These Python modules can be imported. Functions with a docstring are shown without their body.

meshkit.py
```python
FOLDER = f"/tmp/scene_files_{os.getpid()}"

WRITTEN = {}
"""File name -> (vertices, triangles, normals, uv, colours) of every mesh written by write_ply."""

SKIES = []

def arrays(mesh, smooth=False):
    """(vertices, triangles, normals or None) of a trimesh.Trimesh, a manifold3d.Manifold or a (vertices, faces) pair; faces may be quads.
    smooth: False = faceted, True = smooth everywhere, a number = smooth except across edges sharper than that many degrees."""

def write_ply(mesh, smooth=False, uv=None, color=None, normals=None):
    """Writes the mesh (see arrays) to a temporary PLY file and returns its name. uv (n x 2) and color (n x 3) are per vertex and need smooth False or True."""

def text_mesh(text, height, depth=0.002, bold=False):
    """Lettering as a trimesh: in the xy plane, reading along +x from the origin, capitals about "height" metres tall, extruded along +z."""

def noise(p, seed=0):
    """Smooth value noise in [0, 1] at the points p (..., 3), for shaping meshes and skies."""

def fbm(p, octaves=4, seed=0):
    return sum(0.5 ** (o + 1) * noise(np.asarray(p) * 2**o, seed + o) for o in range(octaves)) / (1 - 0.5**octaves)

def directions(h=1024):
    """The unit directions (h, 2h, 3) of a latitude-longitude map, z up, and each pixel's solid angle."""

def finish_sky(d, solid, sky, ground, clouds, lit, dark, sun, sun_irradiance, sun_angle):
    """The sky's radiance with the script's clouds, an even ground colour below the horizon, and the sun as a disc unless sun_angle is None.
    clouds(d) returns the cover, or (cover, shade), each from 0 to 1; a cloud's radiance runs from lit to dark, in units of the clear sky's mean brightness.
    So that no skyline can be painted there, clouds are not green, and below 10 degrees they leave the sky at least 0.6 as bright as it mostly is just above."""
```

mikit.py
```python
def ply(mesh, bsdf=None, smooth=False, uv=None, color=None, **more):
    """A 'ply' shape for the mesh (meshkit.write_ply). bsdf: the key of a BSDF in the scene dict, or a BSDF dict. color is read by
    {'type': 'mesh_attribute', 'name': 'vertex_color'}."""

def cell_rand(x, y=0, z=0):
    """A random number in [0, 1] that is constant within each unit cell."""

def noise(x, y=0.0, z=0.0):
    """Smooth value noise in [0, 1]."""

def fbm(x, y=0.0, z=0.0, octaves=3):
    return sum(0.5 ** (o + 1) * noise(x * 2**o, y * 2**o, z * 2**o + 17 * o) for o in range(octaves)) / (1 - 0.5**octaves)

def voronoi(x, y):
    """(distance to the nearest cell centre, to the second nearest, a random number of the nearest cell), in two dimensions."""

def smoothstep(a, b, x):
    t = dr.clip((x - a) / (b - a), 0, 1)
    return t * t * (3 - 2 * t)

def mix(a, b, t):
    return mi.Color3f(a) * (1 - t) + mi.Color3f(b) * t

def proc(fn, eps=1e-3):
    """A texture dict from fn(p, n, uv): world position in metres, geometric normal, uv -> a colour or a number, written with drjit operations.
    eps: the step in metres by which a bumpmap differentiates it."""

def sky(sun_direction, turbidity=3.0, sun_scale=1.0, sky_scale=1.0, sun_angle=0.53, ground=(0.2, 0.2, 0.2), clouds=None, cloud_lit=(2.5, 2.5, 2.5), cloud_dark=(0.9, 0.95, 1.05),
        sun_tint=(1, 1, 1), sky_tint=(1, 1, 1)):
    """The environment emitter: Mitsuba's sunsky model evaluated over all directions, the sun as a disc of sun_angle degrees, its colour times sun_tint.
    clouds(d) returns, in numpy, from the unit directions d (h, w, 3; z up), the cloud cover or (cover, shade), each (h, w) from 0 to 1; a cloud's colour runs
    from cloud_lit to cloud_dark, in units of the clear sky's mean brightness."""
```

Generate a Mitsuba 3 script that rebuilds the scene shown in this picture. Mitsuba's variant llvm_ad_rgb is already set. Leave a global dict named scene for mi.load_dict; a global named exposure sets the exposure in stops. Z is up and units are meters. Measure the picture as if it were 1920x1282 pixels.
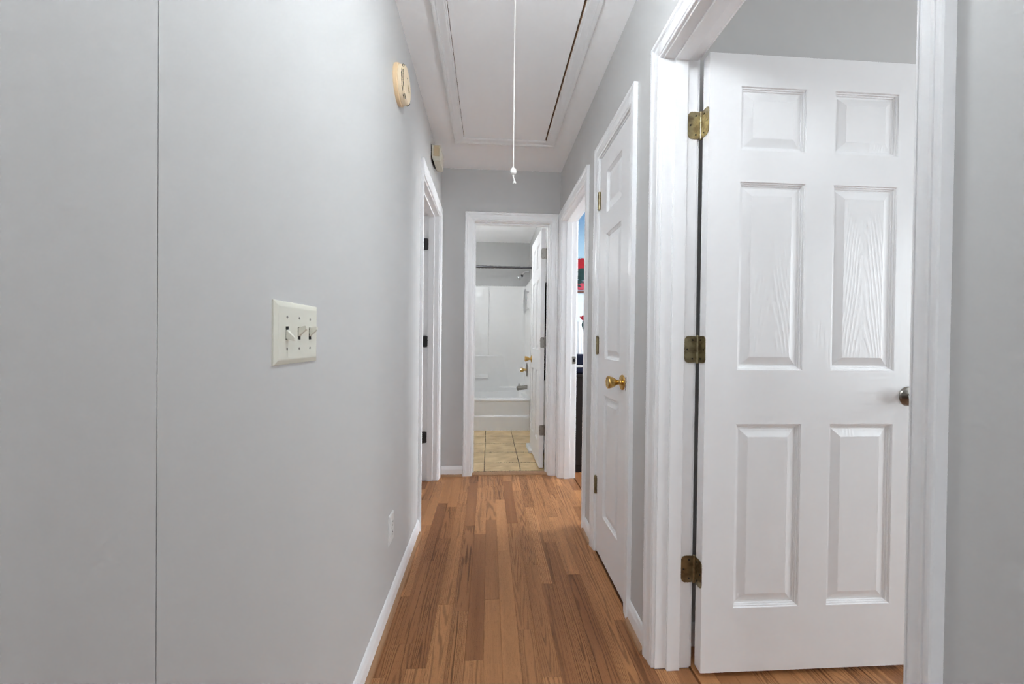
import math, random
import numpy as np, trimesh, mitsuba as mi, mikit, drjit as dr
import manifold3d as m3
from shapely.geometry import Polygon
from mikit import noise, fbm, smoothstep, mix, cell_rand

random.seed(5)
rng = np.random.default_rng(5)
T4 = mi.ScalarTransform4f
scene, labels = {'type': 'scene'}, {}

# ------------------------------------------------------------------ camera, light, exposure
F_PX, YAW, PITCH, ROLL = 714.2, 0.0606, -0.0084, 0.0119
CAM = np.array([0.3876, 0.0, 1.0981])
_cy, _sy, _cp, _sp = math.cos(YAW), math.sin(YAW), math.cos(PITCH), math.sin(PITCH)
_f = np.array([_sy * _cp, _cy * _cp, _sp]); _r = np.array([_cy, -_sy, 0.0]); _u = np.cross(_r, _f)
_up = _u * math.cos(ROLL) - _r * math.sin(ROLL)
scene['camera'] = {'type': 'perspective', 'fov': math.degrees(2 * math.atan(960 / F_PX)), 'fov_axis': 'x', 'near_clip': 0.02, 'far_clip': 60.0,
                   'to_world': T4().look_at(origin=CAM.tolist(), target=(CAM + _f).tolist(), up=_up.tolist())}
exposure = 1.05
# lamps of the house: (name, x, y, z of the ceiling, radius, radiance, label)
LAMPS = [
    ('ceiling_light', 0.60, 0.70, 2.44, 0.085, 0.22, (30.0, 32.2, 33.8), 'glass globe ceiling light over the near end of the hallway, above the camera'),
    ('ceiling_light', 0.47, -0.75, 2.44, 0.085, 0.22, (21.0, 22.5, 23.6), 'glass globe ceiling light over the hallway behind the camera'),
    ('ceiling_light', -0.60, -2.40, 2.44, 0.12, 0.2, (5.0, 5.2, 5.4), 'glass globe ceiling light in the open room behind the camera'),
    ('ceiling_light', 2.37, 0.03, 2.44, 0.07, 0.08, (9.6, 10.2, 10.6), 'glass globe ceiling light in the bedroom behind the near open door'),
    ('ceiling_light', 0.05, 3.75, 2.44, 0.10, 0.45, (23.5, 24.8, 25.6), 'glass globe ceiling light in the bathroom'),
    ('ceiling_light', -1.60, 1.90, 2.44, 0.10, 0.15, (22.0, 23.2, 24.0), 'glass globe ceiling light in the room behind the left door'),
]
# daylight windows: (number, wall axis, wall coordinate, a0, a1, z0, z1, radiance)
WINDOWS = [
    (1, 'y', -3.495, -1.9, 0.8, 0.5, 2.2, (1.0, 1.06, 1.12), 'bright curtained window behind the camera'),
    (2, 'x', 4.195, -1.6, 0.9, 0.7, 2.1, (2.35, 2.58, 2.72), 'bright curtained window of the near bedroom'),
    (3, 'x', 4.195, 2.3, 3.5, 0.8, 2.1, (11.5, 12.2, 12.8), 'bright curtained window of the far bedroom'),
]

# ------------------------------------------------------------------ dimensions of the place
W, L, H = 0.9527, 3.049, 2.44          # hall width, depth of its end wall, ceiling height
TW, TE = 0.1185, 0.108                    # wall thickness, thickness of the end wall
YL = 0.469                              # outside corner where the left wall begins
BX0, BX1, BY1 = -0.70, 0.945, 5.33      # bathroom
SX0, SX1, SY0, SY1 = -0.615, 0.885, 4.512, 5.25  # tub alcove
B1Y = 1.33                              # bedroom wall behind the near open door
B2Y0, B2Y1 = 2.10, 3.75                 # far bedroom
XE = 4.2

# ------------------------------------------------------------------ materials
def srgb(r, g, b):
    c = np.array([r, g, b]) / 255.0
    return np.where(c <= 0.04045, c / 12.92, ((c + 0.055) / 1.055) ** 2.4).tolist()

def rgb(c): return {'type': 'rgb', 'value': [float(x) for x in c]}

def principled(base, rough=0.5, spec=0.5, metal=0.0, **kw):
    return {'type': 'principled', 'base_color': base if isinstance(base, dict) else rgb(base), 'roughness': rough, 'specular': spec, 'metallic': metal, **kw}

def two(b): return {'type': 'twosided', 'bsdf': b}

def bump(fn, scale, b, eps=4e-4): return {'type': 'bumpmap', 'arbitrary': mikit.proc(fn, eps), 'scale': scale, 'bsdf': b}

def peel(p, n, uv):
    return 0.6 * noise(p.x * 170, p.y * 170, p.z * 170) + 0.4 * noise(p.x * 380, p.y * 380, p.z * 380)

def knock(p, n, uv):
    a = fbm(p.x * 70, p.y * 70, p.z * 70, 3)
    return smoothstep(0.40, 0.62, a)

def door_grain(p, n, uv):
    k = dr.round(uv.x / 100.0)
    u, v = uv.x - 100.0 * k, uv.y
    straight = noise(u * 330, v * 9, k) * 0.65 + noise(u * 700, v * 20, k) * 0.35
    w = (fbm(u * 14, v * 3.5, k * 3.1, 3) - 0.5)
    r = 26.0 * dr.sqrt(u * u + 0.0005) * 2.3 + v * 7.0 + w * 1.6
    arch = 0.5 + 0.5 * dr.sin(6.2832 * r * 1.7)
    arch = smoothstep(0.35, 0.95, arch)
    return dr.select(k > 0.5, arch * 0.75 + straight * 0.25, straight)

def oak(p, n, uv):
    k = dr.floor(uv.y + 0.5)
    v, u = uv.y - k, uv.x
    a, b, c, d = cell_rand(k, 1, 0), cell_rand(k, 2, 0), cell_rand(k, 3, 0), cell_rand(k, 4, 0)
    cath = b > 0.36
    off = dr.select(cath, (c - 0.5) * 0.030, 0.055 + 0.10 * c)
    depth = dr.select(cath, 0.004 + 0.085 * noise(u * 0.85 + 13.7 * a, k * 0.37), 0.012 * noise(u * 0.8, k))
    wob = (fbm(u * 4.0, v * 24.0, k, 3) - 0.5) + 0.9 * (noise(u * 1.3, k) - 0.5)
    r = dr.sqrt((v - off) * (v - off) * 1.3 + depth * depth) + 0.0088 * wob
    per = dr.select(cath, 0.0060, 0.0046 + 0.004 * d) * (0.8 + 0.4 * noise(v * 60, k))
    ring = 0.5 + 0.5 * dr.sin(6.2832 * r / per)
    line = smoothstep(0.45, 0.97, ring) * (0.45 + 0.55 * noise(u * 3.0, v * 30, k + 5))
    soft = dr.select(b < 0.24, 0.16, 0.65 + 0.35 * d)
    pore = noise(u * 45, v * 1400, k) * 0.6 + noise(u * 140, v * 2600, k) * 0.4
    broad = fbm(u * 1.7, v * 22, k + 9, 2)
    light = mix((0.445, 0.210, 0.088), (0.215, 0.086, 0.034), dr.clip(a * 1.0 - 0.05 + (broad - 0.5) * 0.5, 0, 1))
    dark = light * mi.Color3f(0.30, 0.24, 0.21)
    t = dr.clip(line * 0.92 * soft + smoothstep(0.45, 0.85, pore) * 0.28, 0, 1)
    return mix(light, dark, t)

def shoe_wood(p, n, uv):
    s = noise(p.x * 300, p.y * 6, p.z * 300)
    return mix((0.36, 0.20, 0.10), (0.22, 0.11, 0.055), s * 0.8)

def tile_col(p, n, uv):
    k = dr.floor(uv.x / 10.0)
    a = fbm(p.x * 9 + k * 3.3, p.y * 9, k, 4)
    s = fbm(p.x * 5 + p.y * 11 + k, p.y * 26 - p.x * 14, k * 1.7, 3)
    t = dr.clip((a - 0.5) * 1.4 + (s - 0.5) * 0.9 + 0.45 + 0.25 * (cell_rand(k, 3, 1) - 0.5), 0, 1)
    return mix((0.66, 0.49, 0.27), (0.47, 0.32, 0.155), t)

def brass_col(p, n, uv):
    t = fbm(p.x * 60, p.y * 60, p.z * 60, 3)
    return mix((0.30, 0.26, 0.155), (0.17, 0.135, 0.08), smoothstep(0.3, 0.75, t))

def sky_print(p, n, uv):
    t = dr.clip((p.z - 1.85) / 0.50, 0, 1)
    cl = fbm(p.x * 5, p.z * 9, 0.3, 3) - 0.5
    return mix((0.34, 0.48, 0.56), (0.11, 0.215, 0.36), dr.clip(t + cl * 0.25, 0, 1))

WALL = (0.520, 0.518, 0.513)
M = scene
M['mat_wall'] = two(bump(peel, 0.00045, principled(WALL, 0.55, 0.35)))
M['mat_ceiling'] = two(bump(knock, 0.0011, principled((0.925, 0.93, 0.935), 0.75, 0.25)))
M['mat_trim'] = two(principled((0.82, 0.825, 0.835), 0.32, 0.5))
M['mat_door'] = two(bump(door_grain, 0.0004, principled((0.79, 0.792, 0.80), 0.30, 0.5)))
M['mat_door_satin'] = two(principled((0.79, 0.792, 0.80), 0.45, 0.4))
M['mat_hatch'] = two(principled((0.90, 0.905, 0.91), 0.5, 0.3))
M['mat_oak'] = two(principled(mikit.proc(oak), 0.42, 0.28))
M['mat_shoe'] = two(principled(mikit.proc(shoe_wood), 0.4, 0.4))
M['mat_subfloor'] = two(principled((0.19, 0.09, 0.045), 0.6, 0.3))
M['mat_tile'] = two(principled(mikit.proc(tile_col), 0.30, 0.5))
M['mat_grout'] = two(principled((0.10, 0.065, 0.035), 0.9, 0.2))
M['mat_brass'] = two(principled((0.58, 0.37, 0.12), 0.16, 0.5, 1.0))
M['mat_old_brass'] = two(principled(mikit.proc(brass_col), 0.33, 0.5, 0.9))
M['mat_black_metal'] = two(principled((0.03, 0.03, 0.03), 0.4, 0.5))
M['mat_chrome'] = two(principled((0.72, 0.72, 0.73), 0.10, 0.5, 1.0))
M['mat_dark_chrome'] = two(principled((0.13, 0.13, 0.14), 0.3, 0.5, 1.0))
M['mat_nickel'] = two(principled((0.27, 0.255, 0.23), 0.28, 0.5, 1.0))
M['mat_hole'] = two(principled((0.012, 0.011, 0.01), 0.8, 0.2))
M['mat_ivory'] = two(principled((0.63, 0.62, 0.54), 0.32, 0.5))
M['mat_plate_white'] = two(principled((0.66, 0.665, 0.66), 0.35, 0.5))
M['mat_aged'] = two(principled((0.74, 0.55, 0.34), 0.45, 0.4))
M['mat_aged_light'] = two(principled((0.80, 0.66, 0.47), 0.45, 0.4))
M['mat_beige'] = two(principled((0.55, 0.52, 0.43), 0.45, 0.4))
M['mat_tan'] = two(principled((0.50, 0.40, 0.26), 0.7, 0.3))
M['mat_cord'] = two(principled((0.86, 0.86, 0.84), 0.6, 0.3))
M['mat_fibreglass'] = two(principled((0.83, 0.83, 0.825), 0.34, 0.4))
M['mat_lumber'] = two(principled((0.24, 0.145, 0.085), 0.8, 0.2))
M['mat_towel'] = two(principled((0.018, 0.018, 0.02), 0.95, 0.1))
M['mat_dresser'] = two(principled((0.010, 0.007, 0.006), 0.5, 0.25))
M['mat_pale_wall'] = two(principled((0.62, 0.68, 0.73), 0.6, 0.3))
M['mat_sky_print'] = two(principled(mikit.proc(sky_print), 0.6, 0.2))
M['mat_red'] = two(principled((0.30, 0.006, 0.014), 0.5, 0.3))
M['mat_pink'] = two(principled((0.42, 0.05, 0.08), 0.5, 0.3))
M['mat_leaf'] = two(principled((0.008, 0.034, 0.032), 0.5, 0.3))
M['mat_navy'] = two(principled((0.008, 0.011, 0.026), 0.9, 0.2))
M['mat_white_cloth'] = two(principled((0.78, 0.80, 0.82), 0.8, 0.2))
M['mat_brown_edge'] = two(principled((0.13, 0.06, 0.045), 0.6, 0.3))
M['mat_lamp_base'] = two(principled((0.6, 0.6, 0.6), 0.4, 0.5))

# ------------------------------------------------------------------ mesh helpers
def numbered(key):
    if key not in USED:
        USED.add(key); return key
    i = 1
    while f'{key}_{i:03d}' in USED: i += 1
    USED.add(f'{key}_{i:03d}'); return f'{key}_{i:03d}'
USED = set()

def add(name, mesh, mat, parent=None, smooth=False, uv=None, **kw):
    key = numbered(name if parent is None else f'{parent}__{name}')
    scene[key] = mikit.ply(mesh, mat, smooth=smooth, uv=uv, **kw)
    return key

def tag(key, label, cat=None, group=None, kind=None):
    labels[key] = {'label': label}
    if cat: labels[key]['category'] = cat
    if group: labels[key]['group'] = group
    if kind: labels[key]['kind'] = kind
    return key

def thing(name, label, cat=None, group=None, kind=None): return tag(numbered(name), label, cat, group, kind)
def struct(name, mesh, mat, label, smooth=False): return tag(add(name, mesh, mat, None, smooth), label, None, None, 'structure')

def join(ms): return trimesh.util.concatenate([m for m in ms if m is not None])

def box(x0, x1, y0, y1, z0, z1, bev=0.0):
    if bev <= 0:
        m = trimesh.creation.box(extents=[abs(x1 - x0), abs(y1 - y0), abs(z1 - z0)])
        m.apply_translation([(x0 + x1) / 2, (y0 + y1) / 2, (z0 + z1) / 2]); return m
    x0, x1 = sorted((x0, x1)); y0, y1 = sorted((y0, y1)); z0, z1 = sorted((z0, z1))
    b = min(bev, (x1 - x0) / 2.01, (y1 - y0) / 2.01, (z1 - z0) / 2.01)
    pts = []
    for x, sx in ((x0, b), (x1, -b)):
        for y, sy in ((y0, b), (y1, -b)):
            for z, sz in ((z0, b), (z1, -b)):
                pts += [(x + sx, y + sy, z), (x + sx, y, z + sz), (x, y + sy, z + sz)]
    return trimesh.convex.convex_hull(np.array(pts))

def rounded(x0, x1, y0, y1, z0, z1, r, n=12):
    s = [m3.Manifold.sphere(r, n).translate([x, y, z]) for x in (x0 + r, x1 - r) for y in (y0 + r, y1 - r) for z in (z0 + r, z1 - r)]
    return m3.Manifold.batch_hull(s)

def to_tm(m):
    if hasattr(m, 'to_mesh'):
        q = m.to_mesh(); return trimesh.Trimesh(q.vert_properties[:, :3], q.tri_verts, process=False)
    return m

def strip_shear(prof, length, map3, k0=0.0, k1=0.0):
    """Closed profile (a, b) swept from s = k0*a to s = length + k1*a; map3(a, b, s) gives world points."""
    pr = np.array(prof, float); n = len(pr)
    poly = Polygon(pr)
    tv, tf = trimesh.creation.triangulate_polygon(poly, engine='earcut')
    idx = [int(np.argmin(((pr - q) ** 2).sum(1))) for q in tv]
    v = [map3(a, b, k0 * a) for a, b in pr] + [map3(a, b, length + k1 * a) for a, b in pr]
    f = []
    for i in range(n):
        j = (i + 1) % n
        f += [(i, j, n + j), (i, n + j, n + i)]
    for t in tf:
        a, b, c = (idx[x] for x in t)
        f += [(a, c, b), (n + a, n + b, n + c)]
    m = trimesh.Trimesh(np.array(v, float), np.array(f), process=False)
    if m.volume < 0: m.invert()
    return m

def prism_poly(pts, z0, z1):
    m = trimesh.creation.extrude_polygon(Polygon(pts), z1 - z0, engine='earcut'); m.apply_translation([0, 0, z0]); return m

def lathe(prof, axis=(0, 0, 1), origin=(0, 0, 0), n=28):
    m = trimesh.creation.revolve(np.array(prof, float), sections=n)
    m.apply_transform(trimesh.geometry.align_vectors([0, 0, 1], axis)); m.apply_translation(origin)
    return m

def tube(path, r, n=10):
    path = np.array(path, float)
    rings = []
    t = np.gradient(path, axis=0); t /= np.linalg.norm(t, axis=1, keepdims=True)
    ref = np.array([0.31, 0.17, 0.93]); 
    if abs(t[0] @ ref) > 0.85: ref = np.array([1.0, 0.2, 0.0])
    a = np.cross(t[0], ref); a /= np.linalg.norm(a)
    rr = np.broadcast_to(r, len(path))
    for i in range(len(path)):
        a = a - t[i] * (a @ t[i]); a /= np.linalg.norm(a); b = np.cross(t[i], a)
        ang = np.arange(n) * 2 * np.pi / n
        rings.append(path[i] + rr[i] * (np.cos(ang)[:, None] * a + np.sin(ang)[:, None] * b))
    v = np.vstack(rings + [path[:1], path[-1:]]); f = []
    m = len(path)
    for i in range(m - 1):
        for j in range(n):
            q, w = i * n + j, i * n + (j + 1) % n
            f += [(q, w, w + n), (q, w + n, q + n)]
    for j in range(n):
        f += [(m * n, (j + 1) % n, j), (m * n + 1, (m - 1) * n + j, (m - 1) * n + (j + 1) % n)]
    return trimesh.Trimesh(v, np.array(f), process=False)

def round_plate(w, h, t, r, n=8):
    """Rounded rectangle, centred on the origin in xy, thickness t along +z."""
    p = Polygon([(-w / 2 + r, -h / 2 + r), (w / 2 - r, -h / 2 + r), (w / 2 - r, h / 2 - r), (-w / 2 + r, h / 2 - r)]).buffer(r, quad_segs=n)
    return trimesh.creation.extrude_polygon(p, t, engine='earcut')

def frame(x, y, z, o):
    """4x4 with columns x, y, z, origin."""
    m = np.eye(4); m[:3, 0], m[:3, 1], m[:3, 2], m[:3, 3] = x, y, z, o; return m

def moved(m, M4):
    m = m.copy(); v = np.c_[m.vertices, np.ones(len(m.vertices))] @ M4.T
    fc = np.array(m.faces)
    if np.linalg.det(M4[:3, :3]) < 0: fc = fc[:, ::-1]
    return trimesh.Trimesh(v[:, :3], fc, process=False)

# ------------------------------------------------------------------ openings in the walls: (s0, s1, head) between the jamb faces
HEAD = 2.028
O1 = (0.477, 1.232, HEAD)       # near bedroom
O2 = (1.512, 1.940, HEAD)       # closet
O3 = (2.222, 2.968, HEAD)       # far bedroom
O4 = (2.216, 2.950, HEAD)       # left room
O5 = (0.264, 0.868, HEAD)       # bathroom
J = 0.018

def wall_run(a0, a1, openings, place, cut=None):
    """Boxes between the openings and above them; place(s0, s1, z0, z1) -> mesh."""
    ms, s = [], a0
    for (o0, o1, zt) in openings:
        ms.append(place(s, o0 - J, 0, H)); ms.append(place(o0 - J, o1 + J, zt + J, H)); s = o1 + J
    ms.append(place(s, a1, 0, H)); return join(ms)

struct('wall_right', wall_run(-3.5, L + TE, [O1, O2, O3], lambda a, b, z0, z1: box(W, W + TW, a, b, z0, z1)), 'mat_wall', 'light grey right wall of the hallway with three white door frames')
struct('wall_left', join([box(-TW, 0, YL + 0.0018, O4[0] - J, 0, H), box(-TW, 0, O4[0] - J, O4[1] + J, O4[2] + J, H), box(-TW, 0, O4[1] + J, L + TE, 0, H)]),
       'mat_wall', 'long light grey left wall of the hallway with the light switches')
struct('wall_near_left', prism_poly([(0.0006, YL), (0.105, -1.30), (-TW, -1.30), (-TW, YL)], 0, H), 'mat_wall', 'light grey wall strip nearest the camera at the left edge of the photo, beyond the dark vertical seam')
struct('wall_living_front', box(-3.2, -TW, -1.30, -1.20, 0, H), 'mat_wall', 'front wall of the open room behind the camera')
struct('wall_left_room_front', box(-3.2, -TW, 0.50, 0.60, 0, H), 'mat_wall', 'front wall of the room behind the left door')
struct('wall_end', wall_run(0, W, [O5], lambda a, b, z0, z1: box(a, b, L, L + TE, z0, z1)), 'mat_wall', 'grey end wall of the hallway around the bathroom doorway')
struct('wall_living_back', box(-3.2, W, -3.6, -3.5, 0, H), 'mat_wall', 'light grey wall behind the camera')
struct('wall_living_left', box(-3.3, -3.2, -3.5, 3.3, 0, H), 'mat_wall', 'light grey outer wall of the rooms on the left')
struct('wall_bedroom_back', box(W + TW, XE, B1Y, B1Y + 0.09, 0, H), 'mat_wall', 'light grey bedroom wall above and behind the near open door')
struct('wall_bedroom_side', box(XE, XE + 0.1, -2.7, B2Y1 + 0.1, 0, H), 'mat_wall', 'far side wall of both bedrooms')
struct('wall_bedroom_front', box(W + TW, XE, -2.7, -2.6, 0, H), 'mat_wall', 'front wall of the near bedroom')
struct('wall_closet_back', box(W + TW, XE, B2Y0 - 0.09, B2Y0, 0, H), 'mat_wall', 'wall between the closet and the far bedroom')
struct('wall_far_bedroom_back', box(BX1 + TW, XE, B2Y1, B2Y1 + 0.1, 0, H), 'mat_pale_wall', 'pale bluish bedroom wall that carries the rose picture')
struct('wall_bathroom_right', box(BX1, BX1 + TW, L + TE, BY1, 0, H), 'mat_wall', 'grey side wall of the bathroom behind its open door')
struct('wall_bathroom_left', box(BX0 - 0.1, BX0, L + TE, BY1, 0, H), 'mat_wall', 'grey left wall of the bathroom')
struct('wall_bathroom_front', box(BX0, -TW, L, L + TE, 0, H), 'mat_wall', 'grey wall between the bathroom and the left room')
struct('wall_bathroom_back', box(BX0, BX1 + TW, BY1, BY1 + 0.1, 0, H), 'mat_wall', 'grey bathroom wall above the tub surround')
struct('wall_left_room_back', box(-3.2, BX0 - 0.1, L, L + 0.1, 0, H), 'mat_wall', 'back wall of the room behind the left door')

# ceiling with the hole of the attic hatch
HX0, HX1, HY0, HY1 = 0.205, 0.7585, 1.19, 2.560
struct('ceiling', join([box(-3.3, HX0, -3.6, 5.45, H, H + 0.1), box(HX1, XE + 0.1, -3.6, 5.45, H, H + 0.1), box(HX0, HX1, -3.6, HY0, H, H + 0.1), box(HX0, HX1, HY1, 5.45, H, H + 0.1), box(HX0 - .1, HX1 + .1, HY0 - .1, HY1 + .1, H + .1, H + .14)]),
       'mat_ceiling', 'white textured ceiling around the attic hatch')

# ------------------------------------------------------------------ floors
fl = struct('floor', box(-3.3, XE + 0.1, -3.6, 5.45, -0.08, -0.012), 'mat_subfloor', 'reddish brown oak strip floor of the hallway')
PLANK_ID = [0]
def plank(x0, x1, y0, y1):
    g, b = 0.0002, 0.0010
    a0, a1, c0, c1 = x0 + g, x1 - g, y0 + g, y1 - g
    rect = lambda i, z: [(a0 + i, c0 + i, z), (a1 - i, c0 + i, z), (a1 - i, c1 - i, z), (a0 + i, c1 - i, z)]
    v = np.array(rect(b, 0) + rect(0, -b * 0.7) + rect(0, -0.012), float)
    f = [(0, 1, 2), (0, 2, 3)]
    for r in (0, 4):
        for i in range(4):
            j = (i + 1) % 4
            f += [(r + i, r + 4 + i, r + 4 + j), (r + i, r + 4 + j, r + j)]
    PLANK_ID[0] += 1
    k = PLANK_ID[0]
    uv = np.c_[v[:, 1] + (k * 7.31) % 41, v[:, 0] - (x0 + x1) / 2 + k]
    add('plank', trimesh.Trimesh(v, np.array(f), process=False), 'mat_oak', fl, uv=uv)

PW = W / 15
def lay(i0, i1, ya, yb, lo=0.35, hi=1.05, xa=None, xb=None):
    for i in range(i0, i1):
        x0, x1 = i * PW, (i + 1) * PW
        if xa is not None: x0 = max(x0, xa)
        if xb is not None: x1 = min(x1, xb)
        if x1 - x0 < 0.004: continue
        y = ya - rng.uniform(0, 0.6)
        while y < yb:
            n = y + rng.uniform(lo, hi)
            if yb - n < 0.12: n = yb
            if n > ya + 0.03: plank(x0, x1, max(y, ya), min(n, yb))
            y = n
lay(0, 15, -0.45, L + 0.045, 0.35, 1.05)
lay(15, 17, O1[0], O1[1], xb=W + TW)                    # through the doorways
lay(17, 48, -0.2, B1Y, 0.7, 1.4, xa=W + TW)
lay(15, 17, O3[0], O3[1], xb=W + TW)
lay(17, 27, B2Y0, B2Y1, 0.5, 1.2, xa=W + TW)
lay(-2, 0, O4[0], O4[1], xa=-TW)
lay(-8, -2, 1.9, L, 0.5, 1.2, xb=-TW)

# bathroom floor: tiles with recessed grout
bf = struct('floor_bathroom', box(BX0, BX1, L + 0.02, SY0 + 0.02, -0.012, 0.0077), 'mat_grout', 'square tan ceramic tile floor of the bathroom with dark joints')
TP, TX, TY = 0.3007, 0.3612, 3.0408
n_tile = 0
for i in range(-4, 3):
    for j in range(0, 5):
        x0, x1 = max(TX + i * TP, BX0), min(TX + (i + 1) * TP, BX1)
        y0, y1 = max(TY + j * TP, L + 0.075), min(TY + (j + 1) * TP, SY0 + 0.015)
        if x1 - x0 < 0.03 or y1 - y0 < 0.03: continue
        m = box(x0 + 0.003, x1 - 0.003, y0 + 0.0045, y1 - 0.0045, 0.001, 0.0085, 0.0008)
        uv = np.zeros((len(m.vertices), 2)); uv[:, 0] = n_tile * 10 + 5
        add('tile', m, 'mat_tile', bf, uv=uv); n_tile += 1

th = thing('threshold', 'wooden threshold strip between oak floor and bathroom tiles', 'threshold')
add('strip', strip_shear([(0, 0), (0.0, 0.004), (0.012, 0.012), (0.055, 0.013), (0.066, 0.009), (0.066, 0)], O5[1] - O5[0], lambda a, b, s: (O5[0] + s, L - 0.006 + a + 0.01, b)), 'mat_shoe', th)

# ------------------------------------------------------------------ door frames: casing, jamb, stop
CASE = [(0, 0), (0, 0.0085), (0.0025, 0.0105), (0.006, 0.0105), (0.0075, 0.0092), (0.0095, 0.0092), (0.0115, 0.0118), (0.017, 0.0125), (0.034, 0.0128), (0.043, 0.0145), (0.0455, 0.0165),
        (0.0475, 0.0150), (0.0495, 0.0150), (0.0515, 0.0170), (0.058, 0.0182), (0.063, 0.0182), (0.066, 0.0165), (0.066, 0)]
REV = 0.006
def scaled(w): return [(a * w / 0.066, b) for a, b in CASE]

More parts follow.
